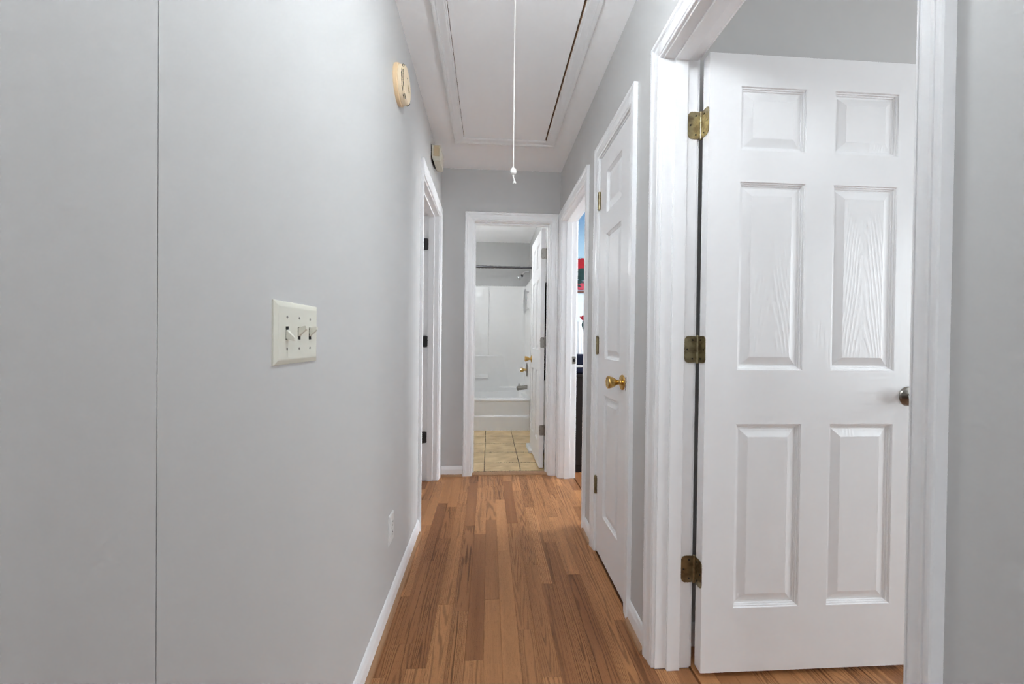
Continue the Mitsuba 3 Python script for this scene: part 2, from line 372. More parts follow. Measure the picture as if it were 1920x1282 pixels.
def door_frame(name, label, s0, s1, zt, P, T, w0=0.060, w1=0.060, wh=0.066, stop=(-0.036, -0.080), both=True):
    """P(s, n, z) -> world, s along the wall, n out of the wall into the hall."""
    t = thing(name, label, None, None, 'structure')
    sides = [(0.0, 1)] + ([(-T, -1)] if both else [])
    for n0, sg in sides:
        pr0, pr1, ph = scaled(w0), scaled(w1), scaled(wh)
        add('casing', strip_shear(pr0, zt + REV, lambda a, b, s: P(s0 - REV - a, n0 + sg * b, s), 0, wh / w0), 'mat_trim', t)
        add('casing', strip_shear(pr1, zt + REV, lambda a, b, s: P(s1 + REV + a, n0 + sg * b, s), 0, wh / w1), 'mat_trim', t)
        ang = 1.0
        # the head: ends follow the mitres
        n = len(ph); pr = np.array(ph)
        tv, tf = trimesh.creation.triangulate_polygon(Polygon(pr), engine='earcut')
        idx = [int(np.argmin(((pr - q) ** 2).sum(1))) for q in tv]
        v = [P(s0 - REV - a * w0 / wh, n0 + sg * b, zt + REV + a) for a, b in pr] + [P(s1 + REV + a * w1 / wh, n0 + sg * b, zt + REV + a) for a, b in pr]
        f = []
        for i in range(n):
            j = (i + 1) % n; f += [(i, j, n + j), (i, n + j, n + i)]
        for q in tf:
            a, b, c = (idx[x] for x in q); f += [(a, c, b), (n + a, n + b, n + c)]
        add('head_casing', trimesh.Trimesh(np.array(v, float), np.array(f), process=False), 'mat_trim', t)
    def blk(sa, sb, na, nb, za, zb, bev=0.0012):
        p, q = np.array(P(sa, na, za)), np.array(P(sb, nb, zb))
        return box(p[0], q[0], p[1], q[1], p[2], q[2], bev)
    add('jamb', blk(s0 - J + 0.0005, s0, 0, -T, 0, zt), 'mat_trim', t)
    add('jamb', blk(s1, s1 + J - 0.0005, 0, -T, 0, zt), 'mat_trim', t)
    add('head_jamb', blk(s0 - J + 0.0005, s1 + J - 0.0005, 0, -T, zt, zt + J - 0.0005), 'mat_trim', t)
    add('stop', blk(s0, s0 + 0.010, stop[0], stop[1], 0, zt), 'mat_trim', t)
    add('stop', blk(s1 - 0.010, s1, stop[0], stop[1], 0, zt), 'mat_trim', t)
    add('head_stop', blk(s0 + 0.010, s1 - 0.010, stop[0], stop[1], zt - 0.010, zt), 'mat_trim', t)
    return t

PR = lambda s, n, z: (W - n, s, z)
PL = lambda s, n, z: (n, s, z)
PE = lambda s, n, z: (s, L - n, z)
door_frame('trim_1', 'white moulded frame of the near bedroom doorway on the right', *O1, PR, TW, w0=0.037, w1=0.057)
t2 = door_frame('trim_2', 'white moulded frame around the closed narrow closet door', *O2, PR, TW, w0=0.055, w1=0.057, stop=(-0.040, -0.075), both=False)
t3 = door_frame('trim_3', 'white moulded frame of the far bedroom doorway, next to the end wall', *O3, PR, TW, w0=0.057, w1=0.057)
door_frame('trim_4', 'white moulded frame of the doorway in the left wall', *O4, PL, TW, w0=0.057, w1=0.057)
door_frame('trim_5', 'white moulded frame of the bathroom doorway in the end wall', *O5, PE, TE, w0=0.068, w1=0.060)

# ------------------------------------------------------------------ six-panel doors
RINGS = [(0, 0), (0.0020, 0.0038), (0.0052, 0.0044), (0.0062, 0.0080), (0.0100, 0.0092), (0.0112, 0.0118), (0.0165, 0.0124), (0.0400, 0.0044), (0.0430, 0.0036)]

def panel_mesh(x0, x1, z0, z1, th, k):
    """Raised panel on both faces, local: x across, y = -th/2 .. th/2, z up. Returns mesh, uv."""
    v, f, uv = [], [], []
    for side in (-1, 1):
        base = len(v)
        for ins, d in RINGS:
            for (x, z) in ((x0 + ins, z0 + ins), (x1 - ins, z0 + ins), (x1 - ins, z1 - ins), (x0 + ins, z1 - ins)):
                v.append((x, side * (th / 2 - d), z)); uv.append((100.0 * k + x - (x0 + x1) / 2, z))
        n = len(RINGS)
        for r in range(n - 1):
            for i in range(4):
                j = (i + 1) % 4
                a, b, c, e = base + 4 * r + i, base + 4 * r + j, base + 4 * r + 4 + j, base + 4 * r + 4 + i
                f += [(a, b, c), (a, c, e)] if side < 0 else [(a, c, b), (a, e, c)]
        q = base + 4 * (n - 1)
        f += [(q, q + 1, q + 2), (q, q + 2, q + 3)] if side < 0 else [(q, q + 2, q + 1), (q, q + 3, q + 2)]
    return trimesh.Trimesh(np.array(v, float), np.array(f), process=False), np.array(uv)

def slab_mesh(w, z0, z1, th, xs, zs):
    """Stiles and rails around the panel openings; xs = [(x0, x1), ...], zs = [(z0, z1), ...]; local x from 0 to w. uv = (across, along) the grain."""
    ms, uvs = [], []
    def piece(a0, a1, c0, c1, vertical):
        m = box(a0, a1, -th / 2, th / 2, c0, c1)
        x, z = m.vertices[:, 0], m.vertices[:, 2]
        uvs.append(np.c_[x, z] if vertical else np.c_[z, x]); ms.append(m)
    piece(0, xs[0][0], z0, z1, True); piece(xs[-1][1], w, z0, z1, True)
    for (a, b), (c, d) in zip(xs[:-1], xs[1:]):
        for (q, r) in zs: piece(b, c, q, r, True)
    edges = [z0] + [x for q in zs for x in q] + [z1]
    for i in range(0, len(edges), 2): piece(xs[0][0], xs[-1][1], edges[i], edges[i + 1], False)
    return join(ms), np.vstack(uvs)

KNOB = [(0, 0), (0.032, 0), (0.0325, 0.002), (0.030, 0.006), (0.022, 0.009), (0.0125, 0.011), (0.0105, 0.018), (0.0115, 0.026), (0.017, 0.034), (0.0225, 0.044), (0.0262, 0.056), (0.0265, 0.062), (0.0245, 0.0655), (0.021, 0.0665), (0.019, 0.0645), (0, 0.064)]
ROS = KNOB[:6] + [(0, 0.0105)]
BALL = [(0, 0.009)] + KNOB[5:]

def hinge(door, F, z, mat, opened, mz=0.0):
    """One butt hinge; F maps the door's local frame (pin at the origin) to the world."""
    h = numbered(f'{door}__hinge')
    hh, lw = 0.089, 0.044
    barrel = []
    for i in range(5):
        c = trimesh.creation.cylinder(0.0062, hh / 5 - 0.0008, sections=14); c.apply_translation([0, 0, z - hh / 2 + (i + 0.5) * hh / 5]); barrel.append(c)
    for s in (-1, 1):
        c = trimesh.creation.icosphere(2, 0.0052); c.apply_scale([1, 1, 0.7]); c.apply_translation([0, 0, z + s * hh / 2]); barrel.append(c)
    pin = trimesh.creation.cylinder(0.0042, hh, sections=10); pin.apply_translation([0, 0, z]); barrel.append(pin)
    scene[h] = mikit.ply(moved(join(barrel), F), mat, smooth=40)
    if opened:
        jl = round_plate(lw, hh, 0.0022, 0.014)      # lies on the jamb: local x from -lw to 0, face at y = -0.001
        jl.apply_transform(frame((1, 0, 0), (0, 0, 1), (0, -1, 0), (-lw / 2, 0.0012, z)))
        add('leaf', moved(jl, F), mat, h)
        dl = round_plate(lw - 0.003, hh, 0.0022, 0.014)   # lies on the door's edge: local y from -lw to 0
        dl.apply_transform(frame((0, -1, 0), (0, 0, 1), (-1, 0, 0), (0.0032, -lw / 2, z)))
        add('leaf', moved(dl, F), mat, h)
        for (a, c) in ((-0.012, 0.031), (-0.030, 0.0), (-0.012, -0.031)):
            for wh in (0, 1):
                s = trimesh.creation.cylinder(0.0026, 0.0012, sections=12)
                s.apply_transform(frame((1, 0, 0), (0, 0, 1), (0, -1, 0), (a - 0.006, -0.0014, z + c)) if wh == 0 else frame((0, -1, 0), (0, 0, 1), (-1, 0, 0), (0.0006, a - 0.004, z + c)))
                add('screw', moved(s, F), 'mat_hole', h)
    else:
        for s in (-1, 1):
            p = box(s * 0.004, s * 0.0135, -0.0062, -0.0035, z - hh / 2, z + hh / 2, 0.0008)
            add('leaf', moved(p, F), mat, h)
    return h

def six_panel_door(name, label, w, z0, z1, F, hz, hmat, opened, xs, zs, knob=None, kmat='mat_brass', dmat='mat_door_satin', gap=0.0035, hall_face=-1, knob_sides=(-1, 1)):
    d = thing(name, label, None, None, 'structure')
    th = 0.035
    O = F @ frame((1, 0, 0), (0, 1, 0), (0, 0, 1), (gap, -0.0235, 0))
    m, uv = slab_mesh(w, z0, z1, th, xs, zs)
    add('slab', moved(m, O), dmat, d, uv=uv)
    k = 1
    for (a, b) in xs:
        for (q, r) in zs:
            m, uv = panel_mesh(a, b, q, r, th, k); k += 1
            add('panel', moved(m, O), dmat, d, uv=uv)
    for z in hz: hinge(d, F, z, hmat, opened)
    if knob:
        for side in knob_sides:
            K = O @ frame((1, 0, 0), (0, 0, 1), (0, side, 0), (w - 0.060, side * th / 2, knob))
            kk = add('knob', moved(lathe(BALL), K), kmat, d, smooth=35)
            add('rosette', moved(lathe(ROS), K), kmat, kk, smooth=35)
    la = box(w - 0.0005, w + 0.0012, -0.0125, 0.0125, (knob or .92) - 0.028, (knob or .92) + 0.028, 0.0005)
    add('latch_plate', moved(la, O), kmat, d)
    return d

Z6 = [(0.228, 0.829), (1.006, 1.615), (1.717, 1.922)]
# near bedroom door, open 90 degrees into the bedroom
F1 = frame((1, 0, 0), (0, 1, 0), (0, 0, 1), (W + TW + 0.0108, 1.2305, 0))
six_panel_door('door_1', 'white six panel door standing open into the near bedroom on the right', 0.762, 0.018, 2.025, F1, (1.812, 1.070, 0.335), 'mat_old_brass', True, [(0.107, 0.329), (0.427, 0.650)], Z6, knob=0.922, kmat='mat_nickel', dmat='mat_door')
# closet door, closed, hinged on its far side
F2 = frame((0, -1, 0), (-1, 0, 0), (0, 0, 1), (W - 0.0065, O2[1] - 0.001, 0))
six_panel_door('door_2', 'narrow white closet door, closed, with a brass knob', O2[1] - O2[0] - 0.006, 0.018, 2.020, F2, (1.812, 1.070, 0.350), 'mat_old_brass', False, [(0.105, O2[1] - O2[0] - 0.006 - 0.105)], Z6, knob=0.920, knob_sides=(1,))
# bathroom door, open into the bathroom
a = math.radians(1.2)
F5 = frame((-math.sin(a), math.cos(a), 0), (math.cos(a), math.sin(a), 0), (0, 0, 1), (0.8575, L + TE + 0.005, 0))
six_panel_door('door_3', 'white six panel bathroom door standing open into the bathroom', 0.588, 0.020, 2.020, F5, (1.812, 1.070, 0.335), 'mat_nickel', True, [(0.095, 0.255), (0.330, 0.490)], Z6, knob=0.905)
# left room door, open into the room on the left
F4 = frame((-1, 0, 0), (0, 1, 0), (0, 0, 1), (-TW - 0.006, O4[1] - 0.0015, 0))
six_panel_door('door_4', 'white door with black hinges open into the room on the left', 0.728, 0.018, 2.020, F4, (1.812, 1.070, 0.335), 'mat_black_metal', True, [(0.105, 0.315), (0.413, 0.623)], Z6, knob=0.920, kmat='mat_black_metal')

# strike plates
sp = box(1.043, 1.073, O3[1] - 0.0022, O3[1] - 0.0002, 0.905, 0.965, 0.0008)
spk = add('strike_plate', sp, 'mat_nickel', t3)
add('latch_hole', box(1.050, 1.066, O3[1] - 0.0030, O3[1] - 0.0010, 0.922, 0.948, 0.0005), 'mat_hole', spk)
add('strike_plate', box(W + 0.003, W + 0.030, O2[0] - 0.0005, O2[0] + 0.0018, 0.890, 0.950, 0.0006), 'mat_nickel', t2)
add('strike_lip', box(W - 0.0105, W - 0.0085, O2[0] - 0.008, O2[0] + 0.001, 0.892, 0.948, 0.0006), 'mat_hole', t2)

# ------------------------------------------------------------------ baseboards with stained quarter-round
BASE = [(0, 0), (0.012, 0), (0.012, 0.056), (0.0105, 0.062), (0.0085, 0.068), (0.007, 0.074), (0.004, 0.079), (0, 0.080)]
SHOE = [(0.012, 0)] + [(0.012 + 0.015 * math.cos(t), 0.016 * math.sin(t)) for t in np.linspace(0, math.pi / 2, 7)]
def baseboard(name, label, P, s0, s1, shoe=True):
    t = thing(name, label, None, None, 'structure')
    add('board', strip_shear(BASE, s1 - s0, lambda a, b, s: P(s0 + s, a, b)), 'mat_trim', t)
    if shoe: add('shoe_moulding', strip_shear(SHOE, s1 - s0, lambda a, b, s: P(s0 + s, a, b), 0.0, -0.2), 'mat_shoe', t, smooth=35)
baseboard('baseboard_left', 'white baseboard with a stained shoe strip along the left wall', PL, YL + 0.0016, O4[0] - REV - 0.057)
baseboard('baseboard_end', 'short white baseboard left of the bathroom doorway', PE, 0.019, O5[0] - REV - 0.068)
baseboard('baseboard_right', 'white baseboard between the near bedroom door and the closet', PR, O1[1] + REV + 0.057, O2[0] - REV - 0.055)
baseboard('baseboard_right_far', 'short white baseboard between the closet and the far bedroom door', PR, O2[1] + REV + 0.057, O3[0] - REV - 0.057)
baseboard('baseboard_right_near', 'white baseboard right of the near bedroom doorway', PR, -3.5, O1[0] - REV - 0.037, False)
baseboard('baseboard_bedroom', 'white baseboard behind the near open door', lambda s, n, z: (s, B1Y - n, z), W + TW, XE, False)
baseboard('baseboard_bathroom', 'white baseboard behind the bathroom door', lambda s, n, z: (BX1 - n, s, z + 0.0085), L + TE, SY0, False)
baseboard('baseboard_far_bedroom', 'white baseboard in the far bedroom', lambda s, n, z: (s, B2Y1 - n, z), BX1 + TW, XE, False)

# ------------------------------------------------------------------ attic hatch and its pull cord
t = thing('attic_hatch', 'white attic hatch panel in the ceiling framed by moulded casing', 'attic hatch')
PC = lambda x, y, d: (x, y, H - d)
hp = scaled(0.064)
def mitred(p0, p1, q0, q1):
    """Casing from inner corners p0-p1 to outer corners q0-q1 (xy)."""
    p0, p1, q0, q1 = map(np.array, (p0, p1, q0, q1)); n = len(hp); pr = np.array(hp)
    tv, tf = trimesh.creation.triangulate_polygon(Polygon(pr), engine='earcut'); idx = [int(np.argmin(((pr - q) ** 2).sum(1))) for q in tv]
    v = [(*(p0 + (q0 - p0) * a / 0.064), H - b) for a, b in pr] + [(*(p1 + (q1 - p1) * a / 0.064), H - b) for a, b in pr]
    f = []
    for i in range(n):
        j = (i + 1) % n; f += [(i, j, n + j), (i, n + j, n + i)]
    for q in tf:
        a, b, c = (idx[x] for x in q); f += [(a, c, b), (n + a, n + b, n + c)]
    return trimesh.Trimesh(np.array(v, float), np.array(f), process=False)
ix0, ix1, iy0, iy1, e = HX0, HX1, HY0, HY1, 0.064
C_in = [(ix0, iy0), (ix1, iy0), (ix1, iy1), (ix0, iy1)]; C_out = [(ix0 - e, iy0 - e), (ix1 + e, iy0 - e), (ix1 + e, iy1 + e), (ix0 - e, iy1 + e)]
for i in range(4):
    j = (i + 1) % 4; add('casing', mitred(C_in[i], C_in[j], C_out[i], C_out[j]), 'mat_trim', t)
add('panel', box(HX0 + 0.0022, HX1 - 0.0085, HY0 + 0.003, HY1 - 0.003, H - 0.006, H + 0.006, 0.0012), 'mat_hatch', t)
add('lumber_frame', join([box(HX0, HX0 + 0.001, HY0, HY1, H - 0.004, H + 0.099), box(HX1 - 0.0025, HX1, HY0, HY1, H - 0.007, H + 0.099), box(HX0, HX1, HY0, HY0 + 0.001, H, H + 0.099), box(HX0, HX1, HY1 - 0.001, HY1, H, H + 0.099)]), 'mat_lumber', t)
CX, CYY = 0.474, 1.47
t = thing('pull_cord', 'white pull cord with a round bead hanging from the attic hatch', 'pull cord')
cz = 1.742
cpath = [(CX + 0.0006 * math.sin(z * 5), CYY, z) for z in np.linspace(H - 0.006, cz + 0.010, 24)]
add('string', tube(cpath, 0.0020, 8), 'mat_cord', t, smooth=50)
bd = trimesh.creation.icosphere(3, 0.0128); bd.apply_scale([1, 1, 1.12]); bd.apply_translation([CX, CYY, cz])
add('bead', bd, 'mat_cord', t, smooth=True)
tail = [(CX - 0.001, CYY, cz - 0.010), (CX + 0.000, CYY, cz - 0.020), (CX + 0.003, CYY, cz - 0.030), (CX + 0.005, CYY - 0.001, cz - 0.036)]
add('frayed_end', join([tube(tail, [0.0042, 0.0030, 0.0028, 0.0032], 8)] + [tube([(CX + 0.005, CYY, cz - 0.035), (CX + 0.005 + dx, CYY + dy, cz - 0.046)], [0.003, 0.0022], 6) for dx, dy in ((-0.006, 0), (0.001, 0.003), (0.005, -0.002), (0.0, -0.003))]), 'mat_cord', t, smooth=50)

# ------------------------------------------------------------------ things on the left wall
# smoke detector
DY, DZ = 1.600, 2.134
t = thing('smoke_detector', 'yellowed round smoke detector high on the left wall', 'smoke detector')
FD = frame((0, 1, 0), (0, 0, 1), (1, 0, 0), (0.0, DY, DZ))
add('base', moved(lathe([(0, 0), (0.076, 0), (0.077, 0.003), (0.077, 0.014), (0.075, 0.0165), (0, 0.0165)], n=48), FD), 'mat_aged', t, smooth=35)
add('cover', moved(lathe([(0, 0.0165), (0.0715, 0.0165), (0.0725, 0.019), (0.0725, 0.031), (0.071, 0.036), (0.067, 0.040), (0.063, 0.0415), (0, 0.0425)], n=48), FD), 'mat_aged_light', t, smooth=35)
for zz in (0.0335, 0.0385):
    rr = 0.0722 if zz < 0.036 else 0.0693
    for a0, a1 in ((126, 150), (161, 226), (236, 252), (290, 330), (-20, 50)):
        A = np.radians(np.linspace(a0, a1, 14))
        add('vent_slot', moved(tube([(rr * math.cos(x), rr * math.sin(x), zz) for x in A], 0.0013, 6), FD), 'mat_hole', t)
add('test_button',
    moved(to_tm(rounded(-0.016, 0.016, -0.004, 0.004, 0.0395, 0.0455, 0.0028)), FD @ frame((0.92, -0.39, 0), (0.39, 0.92, 0), (0, 0, 1), (0.012, -0.006, 0))), 'mat_tan', t, smooth=40)
add('indicator_hole', moved(lathe([(0, 0), (0.004, 0), (0.004, 0.002), (0, 0.002)]), FD @ frame((1, 0, 0), (0, 1, 0), (0, 0, 1), (-0.008, 0.022, 0.0415))), 'mat_hole', t)

# door chime
t = thing('door_chime', 'small beige chime box high on the left wall near the ceiling corner', 'door chime')
c0, c1, z0c, z1c, dp = 2.500, 2.660, 2.243, 2.345, 0.060
add('housing', strip_shear([(0.004, z0c + 0.030), (0.004, z1c), (dp, z1c), (dp, z0c), (0.016, z0c)], c1 - c0, lambda a, b, s: (a, c0 + s, b)), 'mat_beige', t)
add('back_plate', strip_shear([(0.0, z0c + 0.028), (0.0, z1c + 0.001), (0.004, z1c + 0.001), (0.004, z0c + 0.030), (0.016, z0c), (0.0142, z0c - 0.0005)], c1 - c0 - 0.002, lambda a, b, s: (a, c0 - 0.001 + s, b)), 'mat_hole', t)
add('grille', box(0.016, dp - 0.006, c0 - 0.0015, c0 + 0.002, z0c + 0.030, z1c - 0.003, 0.001), 'mat_tan', t)

# triple light switch
t = thing('light_switch', 'ivory three gang light switch plate on the left wall', 'light switch')
SY, SZ = 0.790, 1.104
pw, ph_ = 0.170, 0.119
v, f = [], []
ringsP = [(0, 0.0), (0.0, 0.0025), (0.0008, 0.0036), (0.0085, 0.0066), (0.0105, 0.0070)]
for ins, d in ringsP:
    for (y, z) in ((-pw / 2 + ins, -ph_ / 2 + ins), (pw / 2 - ins, -ph_ / 2 + ins), (pw / 2 - ins, ph_ / 2 - ins), (-pw / 2 + ins, ph_ / 2 - ins)): v.append((d, SY + y, SZ + z))
for r in range(len(ringsP) - 1):
    for i in range(4):
        j = (i + 1) % 4; a_, b_, c_, d_ = 4 * r + i, 4 * r + j, 4 * r + 4 + j, 4 * r + 4 + i; f += [(a_, b_, c_), (a_, c_, d_)]
q = 4 * (len(ringsP) - 1); f += [(q, q + 1, q + 2), (q, q + 2, q + 3), (0, 2, 1), (0, 3, 2)]
add('plate', trimesh.Trimesh(np.array(v), np.array(f), process=False), 'mat_ivory', t)
for i, (dy, upw) in enumerate(((-0.046, False), (0.0, True), (0.046, True))):
    y = SY + dy
    add('slot', box(0.0064, 0.0073, y - 0.0052, y + 0.0052, SZ - 0.0125, SZ + 0.0125), 'mat_hole', t)
    s = 1 if upw else -1
    pts = [(0.004, yy, SZ + s * zz) for yy in (y - 0.0046, y + 0.0046) for zz in (-0.009, 0.010)] + [(0.0215, yy, SZ + s * zz) for yy in (y - 0.0036, y + 0.0036) for zz in (0.0085, 0.0145)] + [(0.0195, yy, SZ + s * zz) for yy in (y - 0.0036, y + 0.0036) for zz in (0.006, 0.0155)]
    add('toggle', trimesh.convex.convex_hull(np.array(pts)), 'mat_ivory', t)
    for sz in (-1, 1):
        sc = numbered(f'{t}__screw')
        hd = lathe([(0, 0), (0.0026, 0), (0.0023, 0.0009), (0, 0.0012)], (1, 0, 0), (0.0069, y, SZ + sz * 0.0302))
        scene[sc] = mikit.ply(hd, 'mat_nickel', smooth=35)

# outlet
t = thing('wall_outlet', 'white duplex outlet low on the left wall', 'outlet')
OY, OZ = 1.553, 0.332
v = []
for ins, d in ringsP[:4]:
    for (y, z) in ((-0.035 + ins * .6, -0.0575 + ins * .6), (0.035 - ins * .6, -0.0575 + ins * .6), (0.035 - ins * .6, 0.0575 - ins * .6), (-0.035 + ins * .6, 0.0575 - ins * .6)): v.append((d, OY + y, OZ + z))
add('plate', trimesh.convex.convex_hull(np.array(v)), 'mat_plate_white', t)
for s in (-1, 1):
    k = add('receptacle', moved(round_plate(0.033, 0.028, 0.003, 0.011), frame((0, 1, 0), (0, 0, 1), (1, 0, 0), (0.0062, OY, OZ + s * 0.0195))), 'mat_plate_white', t)
    add('slot', join([box(0.0088, 0.0095, OY + dy - 0.001, OY + dy + 0.001, OZ + s * 0.0195 - 0.001, OZ + s * 0.0195 + 0.008) for dy in (-0.0065, 0.0065)] + [moved(round_plate(0.005, 0.005, 0.0007, 0.0024), frame((0, 1, 0), (0, 0, 1), (1, 0, 0), (0.0088, OY, OZ + s * 0.0195 - 0.007)))]), 'mat_hole', k)
add('screw', lathe([(0, 0), (0.003, 0), (0.0027, 0.001), (0, 0.0014)], (1, 0, 0), (0.0064, OY, OZ)), 'mat_nickel', t)

# ------------------------------------------------------------------ bathroom fittings
t = thing('bathtub', 'white bathtub with a moulded surround at the back of the bathroom', 'bathtub')
ap = [(SY0 + 0.035, 0.0085), (SY0, 0.0085), (SY0, 0.165), (SY0 + 0.006, 0.177), (SY0 + 0.022, 0.184), (SY0 + 0.024, 0.335), (SY0 + 0.018, 0.350), (SY0 + 0.012, 0.362), (SY0 + 0.016, 0.374), (SY0 + 0.030, 0.380), (SY0 + 0.075, 0.380), (SY0 + 0.092, 0.372), (SY0 + 0.10, 0.30), (SY0 + 0.10, 0.0085)]
add('apron', strip_shear(ap, SX1 - SX0, lambda a, b, s: (SX0 + s, a, b)), 'mat_fibreglass', t, smooth=40)
outer = m3.Manifold.cube([SX1 - SX0, SY1 - SY0 - 0.095, 0.37]).translate([SX0, SY0 + 0.095, 0.0085])
basin = m3.Manifold.batch_hull([m3.Manifold.sphere(0.06, 24).translate([x, y, 0.14]) for x in (SX0 + 0.22, SX1 - 0.16) for y in (SY0 + 0.21, SY1 - 0.14)] + [m3.Manifold.sphere(0.06, 24).translate([x, y, 0.45]) for x in (SX0 + 0.12, SX1 - 0.12) for y in (SY0 + 0.165, SY1 - 0.11)])
add('basin', to_tm(outer - basin), 'mat_fibreglass', t, smooth=40)
ST = 1.822
su = [box(SX0 - 0.02, SX1 + 0.03, SY1, SY1 + 0.03, 0.37, ST, 0.006),                      # back
      box(SX1, SX1 + 0.03, SY0 + 0.02, SY1 + 0.01, 0.37, ST, 0.006), box(SX0 - 0.03, SX0, SY0 + 0.02, SY1 + 0.01, 0.37, ST, 0.006)]
def cove(x, sx):
    r = 0.045
    prof = [(x, SY1 + 0.001)] + [(x + sx * (r - r * math.sin(q)), SY1 - r + r * math.cos(q)) for q in np.linspace(0, math.pi / 2, 8)]
    return prism_poly(prof, 0.375, ST - 0.004)
add('surround', join(su + [cove(SX1, -1), cove(SX0, 1)]), 'mat_fibreglass', t, smooth=40)
lower = m3.Manifold.batch_hull([m3.Manifold.sphere(0.016, 16).translate([x, y, z]) for (x, y, z) in ((SX0, SY1 + 0.02, 0.385), (0.70, SY1 + 0.02, 0.385), (SX0, SY1 + 0.02, 0.855), (0.60, SY1 + 0.02, 0.855), (SX0, SY1 - 0.045, 0.855), (0.30, SY1 - 0.045, 0.855), (SX0, SY1 - 0.045, 0.385), (0.30, SY1 - 0.045, 0.385))])
tower = m3.Manifold.batch_hull([m3.Manifold.sphere(0.012, 16).translate([x, y, z]) for x in (SX0, 0.375) for y in (SY1 + 0.02, SY1 - 0.004) for z in (0.86, ST - 0.02)])
add('shelf', to_tm(lower + tower), 'mat_fibreglass', t, smooth=40)
add('soap_tray', to_tm(m3.Manifold.batch_hull([m3.Manifold.sphere(0.012, 16).translate([x, y, z]) for x in (0.02, 0.375) for y in (SY1 - 0.05, SY1 - 0.085) for z in (0.565, 0.60)]) - m3.Manifold.batch_hull([m3.Manifold.sphere(0.010, 16).translate([x, y, z]) for x in (0.03, 0.365) for y in (SY1 - 0.055, SY1 - 0.08) for z in (0.595, 0.66)])), 'mat_fibreglass', t, smooth=40)
add('corner_ledge', to_tm(m3.Manifold.batch_hull([m3.Manifold.sphere(0.014, 16).translate(q) for q in ((SX1, SY1, 0.40), (SX1, SY1, 0.425), (SX1, SY1 - 0.06, 0.425), (SX1, SY1 - 0.06, 0.38), (0.52, SY1 - 0.012, 0.425), (0.52, SY1 - 0.012, 0.38))])), 'mat_fibreglass', t, smooth=40)

t = thing('shower_rod', 'straight dark metal shower curtain rod above the bathtub', 'shower rod')
RY, RZ = 4.54, 1.948
add('rod', tube([(BX0, RY, RZ), (0.43, RY, RZ)], 0.0155, 16), 'mat_dark_chrome', t, smooth=40)
add('inner_rod', tube([(0.43, RY, RZ), (BX1 - 0.01, RY, RZ)], 0.0130, 16), 'mat_dark_chrome', t, smooth=40)
add('flange', lathe([(0, 0), (0.028, 0), (0.026, 0.008), (0.018, 0.014), (0, 0.014)], (-1, 0, 0), (BX1 - 0.0005, RY, RZ)), 'mat_dark_chrome', t, smooth=40)

FXY = 4.88
t = thing('shower', 'chrome shower head on a curved arm under the shower rod', 'shower head')
xw = SX1
arm = [(xw + 0.006, FXY, 1.962), (xw - 0.02, FXY, 1.962), (xw - 0.045, FXY, 1.955), (xw - 0.068, FXY, 1.938), (xw - 0.082, FXY, 1.912)]
add('arm', tube(arm, 0.0085, 12), 'mat_chrome', t, smooth=40)
add('holder', trimesh.creation.icosphere(3, 0.017).apply_translation([xw - 0.083, FXY, 1.905]), 'mat_black_metal', t, smooth=True)
ax = np.array([-0.80, 0, -0.60])
add('head', lathe([(0, -0.01), (0.011, -0.01), (0.013, 0.004), (0.026, 0.026), (0.032, 0.042), (0.030, 0.048), (0, 0.047)], ax, np.array([xw - 0.092, FXY, 1.903])), 'mat_chrome', t, smooth=35)
t = thing('grab_ring', 'round chrome ring on the side of the tub surround, above the faucet', 'grab ring')
A = np.linspace(0, 2 * math.pi, 49)
add('hoop', tube([(xw - 0.038, FXY + 0.02 + 0.150 * math.cos(q), 1.585 + 0.150 * math.sin(q)) for q in A], 0.0085, 10), 'mat_chrome', t, smooth=50)
add('inner_hoop', tube([(xw - 0.032, FXY + 0.02 + 0.075 * math.cos(q), 1.575 + 0.090 * math.sin(q)) for q in A], 0.006, 10), 'mat_chrome', t, smooth=50)
for q in (0.79, 2.36, 3.93, 5.5): add('mount', tube([(xw + 0.002, FXY + 0.02 + 0.150 * math.cos(q), 1.585 + 0.150 * math.sin(q)), (xw - 0.038, FXY + 0.02 + 0.150 * math.cos(q), 1.585 + 0.150 * math.sin(q))], 0.010, 10), 'mat_chrome', t, smooth=40)
t = thing('shower_valve', 'round chrome shower valve plate with a brass knob above the tub spout', 'shower valve')
add('escutcheon', lathe([(0, 0), (0.088, 0), (0.087, 0.006), (0.075, 0.014), (0.03, 0.020), (0, 0.022)], (-1, 0, 0), (xw + 0.0005, FXY, 0.700), 36), 'mat_nickel', t, smooth=35)
add('handle', lathe([(0, 0.018), (0.014, 0.018), (0.015, 0.045), (0.028, 0.055), (0.030, 0.075), (0.026, 0.090), (0, 0.092)], (-1, 0, 0), (xw, FXY, 0.700), 14), 'mat_brass', t, smooth=20)
t = thing('tub_spout', 'chrome tub spout with a small lift knob', 'tub spout')
add('spout', to_tm(m3.Manifold.batch_hull([m3.Manifold.sphere(0.027, 20).translate([xw - 0.004, FXY, 0.478]), m3.Manifold.sphere(0.024, 20).translate([xw - 0.115, FXY, 0.470]), m3.Manifold.sphere(0.018, 20).translate([xw - 0.118, FXY, 0.452])])), 'mat_nickel', t, smooth=50)
add('lift_knob', lathe([(0, 0), (0.005, 0), (0.005, 0.018), (0.011, 0.021), (0.011, 0.030), (0, 0.033)], (0, 0, 1), (xw - 0.105, FXY, 0.488)), 'mat_nickel', t, smooth=35)

